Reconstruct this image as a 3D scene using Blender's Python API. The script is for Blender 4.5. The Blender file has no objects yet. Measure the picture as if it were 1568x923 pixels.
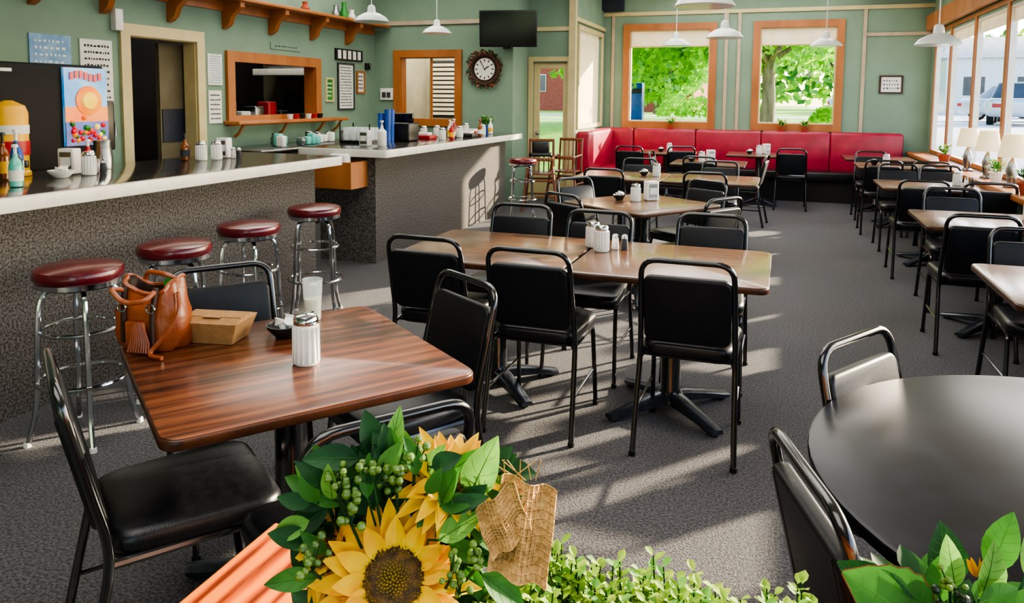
import bpy, math, random
from mathutils import Vector, Matrix
random.seed(7)
sc = bpy.context.scene
COL = sc.collection
try:
    sc.view_settings.look='AgX - Medium High Contrast'
except Exception: pass
def L(h):
    h=h.lstrip('#'); o=[]
    for i in (0,2,4):
        c=int(h[i:i+2],16)/255
        o.append(c/12.92 if c<=.04045 else ((c+.055)/1.055)**2.4)
    return (o[0],o[1],o[2],1)
# ------------------------------------------------------------------ materials
MATS={}
def pm(name,c1,c2=None,scale=8,rough=.5,metal=0,bump=0,bscale=None,coat=0,trans=0,detail=4,stretch=(1,1,1),lo=.35,hi=.65,emis=0,spec=.5,sheen=0):
    m=bpy.data.materials.new(name); m.use_nodes=True
    nt=m.node_tree; n=nt.nodes; l=nt.links
    b=n['Principled BSDF']
    c1=L(c1); c2=L(c2) if c2 else tuple(min(1,x*.85) for x in c1[:3])+(1,)
    tc=n.new('ShaderNodeTexCoord'); mp=n.new('ShaderNodeMapping'); mp.inputs['Scale'].default_value=stretch
    l.new(tc.outputs['Object'],mp.inputs['Vector'])
    no=n.new('ShaderNodeTexNoise'); no.inputs['Scale'].default_value=scale; no.inputs['Detail'].default_value=detail
    l.new(mp.outputs[0],no.inputs['Vector'])
    r=n.new('ShaderNodeValToRGB'); r.color_ramp.elements[0].position=lo; r.color_ramp.elements[1].position=hi
    r.color_ramp.elements[0].color=c1; r.color_ramp.elements[1].color=c2
    l.new(no.outputs[0],r.inputs[0]); l.new(r.outputs[0],b.inputs['Base Color'])
    b.inputs['Roughness'].default_value=rough; b.inputs['Metallic'].default_value=metal
    b.inputs['Coat Weight'].default_value=coat; b.inputs['Coat Roughness'].default_value=.12
    b.inputs['Transmission Weight'].default_value=trans
    b.inputs['Specular IOR Level'].default_value=spec
    b.inputs['Sheen Weight'].default_value=sheen
    if emis:
        l.new(r.outputs[0],b.inputs['Emission Color']); b.inputs['Emission Strength'].default_value=emis
    if bump:
        n2=n.new('ShaderNodeTexNoise'); n2.inputs['Scale'].default_value=bscale or scale; n2.inputs['Detail'].default_value=3
        l.new(mp.outputs[0],n2.inputs['Vector'])
        bp=n.new('ShaderNodeBump'); bp.inputs['Strength'].default_value=bump; bp.inputs['Distance'].default_value=.01
        l.new(n2.outputs[0],bp.inputs['Height']); l.new(bp.outputs[0],b.inputs['Normal'])
    MATS[name]=m; return m
def leafmat(name,c1,c2,scale=20,tr=.45,rough=.55):
    m=pm(name,c1,c2,scale=scale,rough=rough,spec=.3)
    nt=m.node_tree;n=nt.nodes;l=nt.links
    b=n['Principled BSDF']; out=n['Material Output']
    t=n.new('ShaderNodeBsdfTranslucent'); ramp=[x for x in n if x.type=='VALTORGB'][0]
    l.new(ramp.outputs[0],t.inputs['Color'])
    mx=n.new('ShaderNodeMixShader'); mx.inputs[0].default_value=tr
    l.new(b.outputs[0],mx.inputs[1]); l.new(t.outputs[0],mx.inputs[2]); l.new(mx.outputs[0],out.inputs['Surface'])
    return m
def woodmat(name,dark,mid,light,scale=5,rough=.3,coat=.3,axis='X',dist=5,sx=.16,wv=.35,nsc=9,spec=.5,p0=.3,p1=.7):
    m=bpy.data.materials.new(name); m.use_nodes=True
    nt=m.node_tree;n=nt.nodes;l=nt.links;b=n['Principled BSDF']
    tc=n.new('ShaderNodeTexCoord');mp=n.new('ShaderNodeMapping')
    s={'X':(sx,1,1),'Y':(1,sx,1),'Z':(1,1,sx)}[axis]
    mp.inputs['Scale'].default_value=s; l.new(tc.outputs['Object'],mp.inputs['Vector'])
    w=n.new('ShaderNodeTexWave'); w.wave_type='BANDS'; w.bands_direction={'X':'Y','Y':'X','Z':'X'}[axis]
    w.inputs['Scale'].default_value=scale; w.inputs['Distortion'].default_value=dist; w.inputs['Detail'].default_value=3; w.inputs['Detail Scale'].default_value=1.2
    l.new(mp.outputs[0],w.inputs['Vector'])
    no=n.new('ShaderNodeTexNoise'); no.inputs['Scale'].default_value=scale*nsc; no.inputs['Detail'].default_value=5; l.new(mp.outputs[0],no.inputs['Vector'])
    mix=n.new('ShaderNodeMix'); mix.data_type='FLOAT'; mix.inputs[0].default_value=1-wv
    l.new(w.outputs['Fac'],mix.inputs[2]); l.new(no.outputs[0],mix.inputs[3])
    r=n.new('ShaderNodeValToRGB'); e=r.color_ramp.elements; e[0].position=p0;e[0].color=L(dark);e[1].position=p1;e[1].color=L(light)
    q=e.new((p0+p1)/2-.02); q.color=L(mid)
    l.new(mix.outputs[0],r.inputs[0]); l.new(r.outputs[0],b.inputs['Base Color'])
    b.inputs['Roughness'].default_value=rough; b.inputs['Coat Weight'].default_value=coat; b.inputs['Coat Roughness'].default_value=.15
    b.inputs['Specular IOR Level'].default_value=spec
    MATS[name]=m; return m
pm('wall_green','#7D9681','#758D79',scale=2,rough=.8,bump=.15,bscale=60,spec=.3)
pm('cream_trim','#CDBE8E','#C2B280',scale=5,rough=.5)
pm('pink_trim','#B9A58C','#AD9880',scale=5,rough=.5)
pm('ceiling_white','#D9D6C8','#CFCBBC',scale=3,rough=.9)
pm('navy','#1B2233','#141A28',scale=3,rough=.6)
pm('carpet','#5C5A5B','#222122',scale=100,rough=.75,bump=.6,bscale=150,lo=.38,hi=.62,spec=.4,sheen=.1)
pm('bar_carpet','#706B65','#3A3733',scale=90,rough=.9,bump=.5,bscale=140,lo=.37,hi=.63,spec=.2)
pm('bar_top','#4B463F','#2F2B27',scale=30,rough=.12,coat=.5)
pm('white_edge','#E6E2D6','#D8D4C8',scale=10,rough=.35)
pm('black_vinyl','#14161A','#0D0E11',scale=40,rough=.3,bump=.12,bscale=300,spec=.5)
pm('black_metal','#0B0C0E','#101216',scale=20,rough=.18,coat=.5,spec=.7)
pm('pad_back','#13161A','#0D0F12',scale=60,rough=.42,bump=.1,bscale=400,spec=.35)
pm('grey_metal','#5A6068','#444A52',scale=20,rough=.3,metal=.8)
pm('chrome','#DADCE0','#C2C6CC',scale=5,rough=.12,metal=1)
pm('steel','#A9ABAC','#8E9091',scale=8,rough=.28,metal=1,stretch=(1,1,8))
pm('red_vinyl','#6A101C','#500A15',scale=10,rough=.25,coat=.4)
pm('booth_red','#A81236','#8E0E2C',scale=6,rough=.4,coat=.1,bump=.1,bscale=40)
pm('dark_base','#1D1C1D','#141314',scale=20,rough=.7)
pm('matte_black','#0A0A0B','#0E0E10',scale=12,rough=.6,spec=.25)
pm('black_plastic','#0A0A0C','#121214',scale=12,rough=.35)
pm('white_plastic','#E8E6E0','#DCDAD2',scale=12,rough=.35)
pm('paper','#E4E3DA','#D8D7CE',scale=12,rough=.8)
pm('ink','#2B2C30','#3A3B40',scale=12,rough=.8)
pm('sign_blue','#5F8CB4','#80A8C8',scale=9,rough=.6)
pm('shade_cream_glow','#E6D9B8','#DCCDA6',scale=6,rough=.7,emis=.4)  # emission added to stand for daylight through the window shades and blinds
pm('enamel','#DDE2DE','#CED4D0',scale=5,rough=.25,coat=.3)
pm('kraft','#A9804F','#9A7244',scale=40,rough=.85)
pm('leather','#A04E1C','#6E3210',scale=7,rough=.4,bump=.5,bscale=25,coat=.2,lo=.3,hi=.75)
pm('leather_dark','#3A1D0C','#2A1408',scale=10,rough=.6)
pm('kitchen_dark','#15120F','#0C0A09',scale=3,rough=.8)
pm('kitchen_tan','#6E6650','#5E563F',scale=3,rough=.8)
pm('room_cream','#C9C3AE','#B8B29C',scale=3,rough=.8)
pm('granite_black','#0B0E14','#1A1F29',scale=9,rough=.3,spec=.28,lo=.45,hi=.85)
pm('lemonade','#E3DDAA','#D9D296',scale=6,rough=.2)
pm('orange_pl','#E8851E','#F2A02C',scale=6,rough=.4)
pm('yellow_pl','#F0B400','#DDA000',scale=6,rough=.4)
pm('red_pl','#B8101C','#9C1018',scale=6,rough=.4)
pm('blue_pl','#1450A8','#104290',scale=6,rough=.3)
pm('panel_sky','#2E96E6','#88CCF4',scale=5,rough=.3,emis=.35)
pm('panel_orange','#F06400','#F89410',scale=6,rough=.3,emis=.4)
pm('panel_yellow','#FCE060','#F8C820',scale=6,rough=.3,emis=.6)
pm('panel_blue','#10308A','#2A60C0',scale=8,rough=.3,emis=.3)
pm('panel_red','#D01020','#D82030',scale=8,rough=.3,emis=.3)
pm('green_pl','#2E8A2A','#207020',scale=6,rough=.4)
pm('teal_liquid','#5CB8A6','#6FC8BA',scale=6,rough=.1)
pm('amber_liquid','#8A4A10','#6E380C',scale=6,rough=.1)
pm('wreath','#4A2E1E','#2E1B12',scale=40,rough=.8,bump=.6)
pm('burlap','#CDA268','#A8804C',scale=180,rough=.95,bump=.6,bscale=200,spec=.1)
pm('asphalt','#C4C8CE','#B4B8BE',scale=3,rough=.9)
pm('road','#C9C7C0','#BAB8B0',scale=2,rough=.9)
pm('lawn','#8CC02E','#6AA420',scale=4,rough=.9,detail=8)
pm('brick','#8A3E30','#A25440',scale=9,rough=.85)
pm('bark','#8A7860','#5E5040',scale=9,rough=.9,stretch=(1,1,.2),bump=.6)
pm('car_silver','#C0C6CE','#B4BAC4',scale=2,rough=.3,metal=.2,coat=.4)
pm('car_blue','#6A829C','#5E7690',scale=2,rough=.3,metal=.2,coat=.4)
pm('car_glass','#3B4650','#303A42',scale=2,rough=.08)
pm('tire','#161616','#0E0E0E',scale=10,rough=.8)
pm('lamp_shade','#EBD9B0','#E0CA98',scale=8,rough=.8,emis=.8)
pm('screen','#101216','#0A0B0D',scale=2,rough=.12)
pm('seed','#6A4A18','#3A2610',scale=120,rough=.8)
pm('seed2','#B0962A','#8A7822',scale=120,rough=.8)
pm('berry','#6E8C30','#456420',scale=30,rough=.4)
pm('berry_dark','#27331F','#1B2417',scale=30,rough=.35)
pm('terracotta','#A4472B','#8C3A22',scale=9,rough=.8)
pm('orange_wood','#AC6A36','#925626',scale=5,rough=.45,coat=.1,stretch=(1,1,.4),lo=.3,hi=.7)
leafmat('leaf_tree','#A8DC30','#68AC20',scale=1.5,tr=.6)
leafmat('leaf_mid','#468430','#306424',scale=25,tr=.3)
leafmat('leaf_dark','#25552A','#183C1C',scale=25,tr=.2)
leafmat('leaf_light','#80B850','#58903A',scale=25,tr=.35)
leafmat('leaf_box','#B4D050','#80A838',scale=40,tr=.35,rough=.65)
leafmat('leaf_edge','#A8603A','#8A4A30',scale=40,tr=.3)
leafmat('petal','#FFD400','#F0A800',scale=30,tr=.12)
leafmat('flower_red','#C2303A','#D8584A',scale=30,tr=.3)
woodmat('table_wood','#2C150B','#552C18','#704226',scale=5,rough=.28,coat=.35,axis='X',sx=.07,dist=8,wv=.2,nsc=13)
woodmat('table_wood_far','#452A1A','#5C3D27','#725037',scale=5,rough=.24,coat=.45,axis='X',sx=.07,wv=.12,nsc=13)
woodmat('ledge_wood','#5A1E04','#B84C06','#DC7412',scale=14,rough=.6,coat=0,axis='Y',dist=4,sx=.1,wv=.5,spec=.15,nsc=8,p0=.22,p1=.62)
woodmat('ledge_wood_x','#5A1E04','#B84C06','#DC7412',scale=14,rough=.6,coat=0,axis='X',dist=4,sx=.1,wv=.5,spec=.15,nsc=8,p0=.22,p1=.62)
woodmat('hc_wood','#4E2817','#6E3B22','#8A5030',scale=8,rough=.4,coat=.2,axis='Z')
pm('table_edge','#4A2814','#331A0C',scale=10,rough=.3)
g=bpy.data.materials.new('glass_clear'); g.use_nodes=True
nt=g.node_tree; bs=nt.nodes['Principled BSDF']; bs.inputs['Roughness'].default_value=.03; bs.inputs['Base Color'].default_value=(.9,.95,.95,1); bs.inputs['Alpha'].default_value=.28
MATS['glass_clear']=g

# ------------------------------------------------------------------ mesh builder
class MB:
    def __init__(s): s.v=[];s.f=[];s.m=[];s.mats=[]
    def mi(s,n):
        if n not in s.mats: s.mats.append(n)
        return s.mats.index(n)
    def add(s,vs,fs,mat,M=None):
        o=len(s.v); k=s.mi(mat)
        for p in vs:
            p=Vector(p)
            if M is not None: p=M@p
            s.v.append(p[:])
        for f in fs: s.f.append([i+o for i in f]); s.m.append(k)
    def box(s,x0,x1,y0,y1,z0,z1,mat,M=None):
        vs=[(x,y,z) for z in (z0,z1) for (x,y) in ((x0,y0),(x1,y0),(x1,y1),(x0,y1))]
        s.add(vs,[(3,2,1,0),(4,5,6,7),(0,1,5,4),(1,2,6,5),(2,3,7,6),(3,0,4,7)],mat,M)
    def loft(s,rings,mat,M=None,cap0=True,cap1=True):
        n=len(rings[0]); vs=[p for r in rings for p in r]; fs=[]
        for i in range(len(rings)-1):
            for j in range(n):
                a=i*n+j;b=i*n+(j+1)%n
                fs.append((a,b,b+n,a+n))
        if cap0: fs.append(tuple(range(n-1,-1,-1)))
        if cap1: fs.append(tuple((len(rings)-1)*n+j for j in range(n)))
        s.add(vs,fs,mat,M)
    def rbox(s,x0,x1,y0,y1,z0,z1,mat,rc=.02,re=.01,M=None,nc=4,ne=3):
        rings=[]; prof=[]
        for i in range(ne+1):
            a=math.pi/2*i/ne; prof.append((re*(1-math.sin(a)),z0+re*(1-math.cos(a))))
        for i in range(ne+1):
            a=math.pi/2*i/ne; prof.append((re*(1-math.cos(a)),z1-re*(1-math.sin(a))))
        for ins,z in prof:
            rings.append(rr(x0+ins,x1-ins,y0+ins,y1-ins,max(rc-ins,.0008),z,nc))
        s.loft(rings,mat,M)
    def tube(s,pts,r,mat,n=8,closed=False,M=None,cap=True):
        pts=[Vector(p) for p in pts]; N=len(pts)
        rs=r if isinstance(r,(list,tuple)) else [r]*N
        rings=[]; up=None
        for i in range(N):
            if closed: t=pts[(i+1)%N]-pts[i-1]
            else: t=pts[min(i+1,N-1)]-pts[max(i-1,0)]
            if t.length<1e-9: t=Vector((0,0,1))
            t.normalize()
            if up is None:
                up=Vector((0,0,1)) if abs(t.z)<.9 else Vector((1,0,0))
            up=up-t*up.dot(t)
            if up.length<1e-6: up=t.orthogonal()
            up.normalize(); sd=t.cross(up)
            rings.append([pts[i]+(up*math.cos(2*math.pi*k/n)+sd*math.sin(2*math.pi*k/n))*rs[i] for k in range(n)])
        if closed: rings.append(rings[0]); s.loft(rings,mat,M,False,False)
        else: s.loft(rings,mat,M,cap,cap)
    def lathe(s,prof,mat,c=(0,0,0),n=20,M=None):
        T=Matrix.Translation(c)
        if M is not None: T=M@T
        rings=[[(r*math.cos(2*math.pi*k/n),r*math.sin(2*math.pi*k/n),z) for k in range(n)] for r,z in prof]
        s.loft(rings,mat,T,prof[0][0]>1e-3,prof[-1][0]>1e-3)
    def ball(s,c,r,mat,n=10,sz=1,M=None):
        k=max(4,n//2)
        pr=[(max(1e-6,r*math.sin(math.pi*i/k)),-r*sz*math.cos(math.pi*i/k)) for i in range(k+1)]
        s.lathe(pr,mat,c,n,M)
    def ring(s,c,R,r,mat,n=24,k=8,M=None):
        s.tube([(c[0]+R*math.cos(2*math.pi*i/n),c[1]+R*math.sin(2*math.pi*i/n),c[2]) for i in range(n)],r,mat,n=k,closed=True,M=M)
    def leaf(s,base,d,nrm,ln,w,mat,curl=.15,fold=.15,seg=7,edge=None,shape=.9,serr=0,rib=None):
        d=Vector(d).normalized(); nrm=Vector(nrm); nrm=(nrm-d*nrm.dot(d)).normalized(); sd=d.cross(nrm)
        base=Vector(base); vs=[];fs=[]
        for i in range(seg+1):
            t=i/seg; ww=w*.5*math.sin(math.pi*t**shape)**.8 if 0<t<1 else w*.02
            if serr and i%2: ww*=1-serr
            c=base+d*(ln*t)-nrm*(curl*ln*t*t)
            vs+= [c+sd*ww+nrm*(fold*ww), c+sd*ww*.5+nrm*(fold*.35*ww), c, c-sd*ww*.5+nrm*(fold*.35*ww), c-sd*ww+nrm*(fold*ww)]
        for i in range(seg):
            for j in range(4):
                a=i*5+j; fs.append((a,a+1,a+6,a+5))
        s.add(vs,fs,mat)
        if edge:
            for q in (0,4): s.tube([vs[i*5+q] for i in range(seg+1)],ln*.006,edge,n=4)
        if rib:
            s.tube([vs[i*5+2]+nrm*.0002 for i in range(seg+1)],[ln*.009*(1-i/seg)+.0001 for i in range(seg+1)],rib,n=4)
            for i in range(1,seg-1,2):
                for q in (0,4):
                    s.tube([vs[i*5+2]+nrm*.0001,(vs[(i+1)*5+(1 if q==0 else 3)])+nrm*.0002,vs[min(i+2,seg)*5+q].lerp(vs[min(i+2,seg)*5+2],.15)+nrm*.0001],ln*.0025,rib,n=3)
    def mesh(s,name,ang=38):
        me=bpy.data.meshes.new(name); me.from_pydata(s.v,[],s.f)
        for m in s.mats: me.materials.append(MATS[m])
        for p,k in zip(me.polygons,s.m): p.material_index=k; p.use_smooth=True
        me.update()
        try: me.set_sharp_from_angle(angle=math.radians(ang))
        except Exception: pass
        return me
    def obj(s,name,loc=(0,0,0),rz=0,ang=38):
        return put(s.mesh(name,ang),name,loc,rz)
def put(me,name,loc=(0,0,0),rz=0):
    o=bpy.data.objects.new(name,me); o.location=loc; o.rotation_euler=(0,0,rz); COL.objects.link(o); return o
def rr(x0,x1,y0,y1,r,z,n=4):
    r=min(r,(x1-x0)/2*.999,(y1-y0)/2*.999); P=[]
    for cx,cy,a0 in ((x1-r,y1-r,0),(x0+r,y1-r,90),(x0+r,y0+r,180),(x1-r,y0+r,270)):
        for i in range(n+1):
            a=math.radians(a0+90*i/n); P.append((cx+r*math.cos(a),cy+r*math.sin(a),z))
    return P
def fillet(pts,rad,seg=5):
    pts=[Vector(p) for p in pts]; out=[pts[0]]
    for i in range(1,len(pts)-1):
        p=pts[i]; a=pts[i-1]-p; b=pts[i+1]-p
        r=min(rad,a.length*.45,b.length*.45); A=p+a.normalized()*r; B=p+b.normalized()*r
        for k in range(seg+1):
            t=k/seg; out.append(A*(1-t)**2+p*2*t*(1-t)+B*t*t)
    out.append(pts[-1]); return out
def wall(name,axis,c,t,s0,s1,z0,z1,ops,mat='wall_green'):
    mb=MB(); S=sorted({s0,s1}|{v for o in ops for v in o[:2]}); Z=sorted({z0,z1}|{v for o in ops for v in o[2:]})
    for i in range(len(S)-1):
        for j in range(len(Z)-1):
            a=(S[i]+S[i+1])/2;b=(Z[j]+Z[j+1])/2
            if any(o[0]<a<o[1] and o[2]<b<o[3] for o in ops): continue
            if axis=='X': mb.box(min(c,c+t),max(c,c+t),S[i],S[i+1],Z[j],Z[j+1],mat)
            else: mb.box(S[i],S[i+1],min(c,c+t),max(c,c+t),Z[j],Z[j+1],mat)
    return mb.obj(name)
def casing(mb,axis,c,t,s0,s1,z0,z1,w,mat,bottom=True):
    def bx(a,b,e,f):
        lo,hi=min(c,c+t),max(c,c+t)
        if axis=='X': mb.box(lo,hi,a,b,e,f,mat)
        else: mb.box(a,b,lo,hi,e,f,mat)
    bx(s0,s0+w,z0,z1); bx(s1-w,s1,z0,z1); bx(s0+w,s1-w,z1-w,z1)
    if bottom: bx(s0+w,s1-w,z0,z0+w)

# ------------------------------------------------------------------ room shell
XR=2.1; YB=12.9; XL=-5.9; CH=3.45
mb=MB(); mb.box(-8.1,XR+.06,-2.75,YB+.15,-.1,0,'carpet'); mb.obj('floor')
mb=MB(); mb.box(-8.1,XR+.06,-2.75,YB+.15,CH,CH+.1,'ceiling_white'); mb.obj('ceiling')
posts=[-2.0,-.65,.7,2.05,3.4,4.75,6.1,7.45,8.8,10.15,11.5,12.6]
wins=[(posts[i]+.035,posts[i+1]-.035) for i in range(len(posts)-1)]
WZ0,WZ1=.82,2.5
wall('wall_right','X',XR,.06,-2.75,YB+.15,0,CH,[(a,b,WZ0,WZ1) for a,b in wins])
W1=(-2.5,-1.15,1.16,2.72); W2=(-.38,.78,1.16,2.72)
wall('wall_back','Y',YB,.1,-2.95,XR,0,CH,[W1,W2])
wall('wall_left','X',XL,-.15,-2.75,10.2,0,CH,[(5.58,6.45,0,2.12),(7.02,8.6,1.3,1.94)])
wall('wall_kitchen_pass','Y',10.2,.15,-6.05,-3.65,0,CH,[(-5.45,-4.55,1.22,2.14)])
wall('wall_jog','X',-3.65,-.12,10.35,10.9,0,CH,[])
wall('wall_door','Y',10.9,.15,-3.77,-2.95,0,CH,[(-3.57,-3.02,.02,2.08)])
wall('wall_alcove','X',-2.95,-.1,11.05,YB+.1,0,CH,[(11.2,12.7,1.15,2.6)])
wall('wall_rear','Y',-2.6,-.15,XL-.15,XR,0,CH,[(-.2,1.6,.9,2.4)])
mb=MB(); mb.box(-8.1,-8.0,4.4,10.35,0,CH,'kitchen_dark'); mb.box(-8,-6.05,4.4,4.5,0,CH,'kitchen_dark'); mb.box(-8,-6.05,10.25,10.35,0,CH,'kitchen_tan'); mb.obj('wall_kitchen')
mb=MB(); mb.box(-5.9-.16,-4.3,12.3,12.4,0,CH,'room_cream'); mb.box(-4.4,-4.3,10.36,12.3,0,CH,'room_cream'); mb.box(-6.15,-6.05,10.36,12.4,0,CH,'room_cream'); mb.obj('wall_side_room')
mb=MB(); mb.box(-5.95,-5.45,12.24,12.3,1.2,2.2,'ink')
for i in range(12): mb.box(-5.92,-5.48,12.22,12.24,1.24+i*.078,1.29+i*.078,'shade_cream_glow')
mb.obj('window_5')
mb=MB(); mb.rbox(-5.35,-4.45,11.9,12.28,0,1.15,'hc_wood',rc=.02,re=.01); mb.box(-5.3,-4.5,12.1,12.28,1.55,1.58,'hc_wood'); mb.box(-5.3,-4.5,12.1,12.28,1.95,1.98,'hc_wood')
for i in range(14): mb.lathe([(.04,0),(.045,.12),(.02,.18)],['red_pl','white_plastic','blue_pl','steel','green_pl'][i%5],(-5.22+.11*(i%7),12.18,(1.58,1.15)[i//7]),10)
mb.obj('service_cabinet')
mb=MB(); mb.rbox(-7.9,-6.2,9.5,10.2,0,.92,'steel',rc=.02,re=.01); mb.rbox(-7.7,-6.15,9.6,10.22,1.86,1.96,'white_edge',rc=.02,re=.01); mb.rbox(-7.6,-6.2,9.8,10.22,1.96,2.5,'steel',rc=.02,re=.01)
mb.rbox(-7.25,-6.75,9.75,10.15,1.3,1.62,'black_plastic',rc=.02,re=.02); mb.box(-7.2,-6.9,9.74,9.75,1.34,1.58,'screen'); mb.box(-6.87,-6.78,9.74,9.75,1.36,1.56,'steel')
mb.box(-7.8,-6.2,9.75,10.2,1.26,1.29,'steel')
for i in range(8): mb.lathe([(.05,0),(.055,.12),(.04,.13)],['red_pl','steel','white_plastic','black_plastic'][i%4],(-6.65+.06*i if i<5 else -7.6+.1*i,9.85,1.29),10)
mb.obj('kitchen_range')
mb=MB(); mb.rbox(-6.75,-6.25,6.9,8.9,.0,.95,'steel',rc=.02,re=.01)
for i in range(7): mb.rbox(-6.6,-6.4,7.0+i*.26,7.18+i*.26,.95,1.35+.06*(i%3),['steel','red_pl','black_plastic','white_plastic'][i%4],rc=.03,re=.02)
mb.obj('prep_counter')
mb=MB()
for z in (.5,1.0,1.5,1.95): mb.box(-7.9,-7.45,5.0,6.5,z,z+.03,'steel')
for y in (5.02,6.46):
    for x in (-7.88,-7.48): mb.box(x,x+.03,y,y+.03,0,2.0,'steel')
for i in range(9): mb.rbox(-7.8,-7.55,5.1+(i%3)*.45,5.4+(i%3)*.45,.53+.5*(i//3),.78+.5*(i//3),['kitchen_tan','black_plastic','steel'][i%3],rc=.03,re=.02)
mb.obj('storage_rack')
mb=MB(); mb.box(-6.14,-6.09,6.14,6.5,.0,2.08,'kitchen_tan'); mb.box(-6.09,-6.08,6.16,6.46,1.05,1.4,'navy'); mb.obj('door_2')
mb=MB(); casing(mb,'X',XL,.03,5.47,6.56,0,2.22,.11,'cream_trim',False); casing(mb,'X',XL,-.15,5.56,6.47,0,2.13,.03,'cream_trim',False); mb.obj('trim_kitchen_door')
mb=MB(); casing(mb,'X',XL,.04,6.9,8.72,1.2,2.05,.12,'orange_wood'); casing(mb,'X',XL-.15,.15,7.0,8.62,1.28,1.96,.025,'orange_wood')
mb.rbox(XL,XL+.22,6.85,9.1,1.22,1.26,'orange_wood',rc=.01,re=.008)
for y in (7.0,7.8,8.6,9.0):
    mb.tube([(XL+.03,y,1.08),(XL+.09,y,1.12),(XL+.16,y,1.22)],.02,'orange_wood',n=6)
mb.obj('trim_pass_through_ledge')
mb=MB(); casing(mb,'Y',10.2,-.04,-5.56,-4.44,1.12,2.25,.11,'orange_wood'); casing(mb,'Y',10.2,.15,-5.46,-4.54,1.21,2.15,.02,'orange_wood'); mb.box(-4.98,-4.95,10.24,10.27,1.22,2.14,'orange_wood'); mb.obj('trim_pass_window')
for i,W in enumerate((W1,W2)):
    mb=MB(); casing(mb,'Y',YB,-.04,W[0]-.1,W[1]+.1,W[2]-.1,W[3]+.1,.11,'orange_wood'); casing(mb,'Y',YB,.1,W[0],W[1],W[2],W[3],.03,'cream_trim')
    mb.box(W[0]+.03,W[1]-.03,YB+.05,YB+.06,W[3]-.28,W[3]-.03,'shade_cream_glow'); mb.tube([(W[0]+.03,YB+.055,W[3]-.28),(W[1]-.03,YB+.055,W[3]-.28)],.014,'cream_trim')
    mb.obj('window_%d'%(i+1))
mb=MB()
for k,(a,b) in enumerate(wins):
    casing(mb,'X',XR,.06,a,b,WZ0,WZ1,.02,'white_edge')
    casing(mb,'X',XR,-.018,a-.035,b+.035,WZ0-.02,WZ1+.08,.045,'orange_wood')
    mb.box(XR+.03,XR+.04,a+.02,b-.02,WZ1-.16,WZ1-.02,'shade_cream_glow')
mb.obj('window_3')
mb=MB(); mb.rbox(XR-.3,XR-.02,1.0,YB-.1,.74,.79,'orange_wood',rc=.02,re=.01); mb.obj('trim_window_sill')
mb=MB(); mb.box(XR-.12,XR-.03,-2.5,YB-.1,2.6,2.82,'orange_wood'); mb.obj('trim_window_header')
mb=MB(); mb.box(1.1,XR,YB-.3,YB,3.16,CH,'navy'); mb.box(-2.95,-2.6,YB-.2,YB,3.05,CH,'navy');mb.obj('trim_soffit')
mb=MB()
mb.box(-2.95,XR,YB-.03,YB,2.96,3.02,'cream_trim')
for x in (-2.78,-.9,-.7,1.16): mb.box(x-.025,x+.025,YB-.025,YB,1.05,2.96,'pink_trim')
mb.box(1.18,XR,YB-.025,YB,2.55,2.6,'pink_trim')
mb.obj('trim_back_batten')
mb=MB(); mb.box(-3.65,-2.95,10.86,10.9,2.55,2.61,'cream_trim'); mb.box(-2.95,-2.91,10.9,YB-.03,2.7,2.76,'cream_trim'); mb.box(-3.0,-2.9,10.82,10.92,0,CH,'cream_trim')
mb.box(-5.9,-3.65,10.16,10.2,2.62,2.68,'pink_trim'); mb.obj('trim_alcove')
mb=MB(); casing(mb,'X',-2.95,.03,11.12,12.78,1.08,2.66,.07,'cream_trim')
for i in range(15): mb.box(-3.0,-2.985,11.22+i*.098,11.22+i*.098+.085,1.15,2.6,'shade_cream_glow')
mb.obj('window_4')
mb=MB(); casing(mb,'Y',10.9,-.04,-3.64,-2.96,0,2.17,.07,'cream_trim',False)
casing(mb,'Y',10.94,.05,-3.57,-3.03,.02,2.08,.08,'cream_trim'); mb.box(-3.49,-3.11,10.95,10.98,.02,.4,'cream_trim')
mb.ball((-3.5,10.9,1.02),.03,'steel'); mb.obj('door_1')
mb=MB(); mb.box(XR-.015,XR,-2.6,YB,0,.12,'dark_base'); mb.obj('baseboard_right')
mb=MB(); mb.rbox(XL,XL+.3,4.3,10.15,2.58,2.62,'orange_wood',rc=.01,re=.008)
mb.box(XL,XL+.03,4.3,10.15,2.48,2.58,'orange_wood')
for y in (4.6,5.3,6.1,6.9,7.7,8.55,9.4):
    P=[(XL,y,2.58),(XL+.26,y,2.58),(XL+.26,y,2.52),(XL+.2,y,2.48),(XL+.13,y,2.42),(XL+.1,y,2.34),(XL+.05,y,2.3),(XL,y,2.28)]
    r0=[(p[0],p[1]-.035,p[2]) for p in P]; r1=[(p[0],p[1]+.035,p[2]) for p in P]; mb.loft([r0,r1],'orange_wood')
mb.obj('bracket_shelf')
mb=MB()
for y,h,m in ((8.9,.16,'steel'),(9.1,.22,'green_pl'),(9.3,.14,'white_plastic'),(8.2,.12,'terracotta'),(7.2,.13,'steel'),(6.5,.2,'green_pl')):
    mb.lathe([(.05,0),(.06,h*.3),(.03,h*.7),(.035,h)],m,(XL+.16,y,2.62),12)
mb.obj('shelf_bottles')

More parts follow.
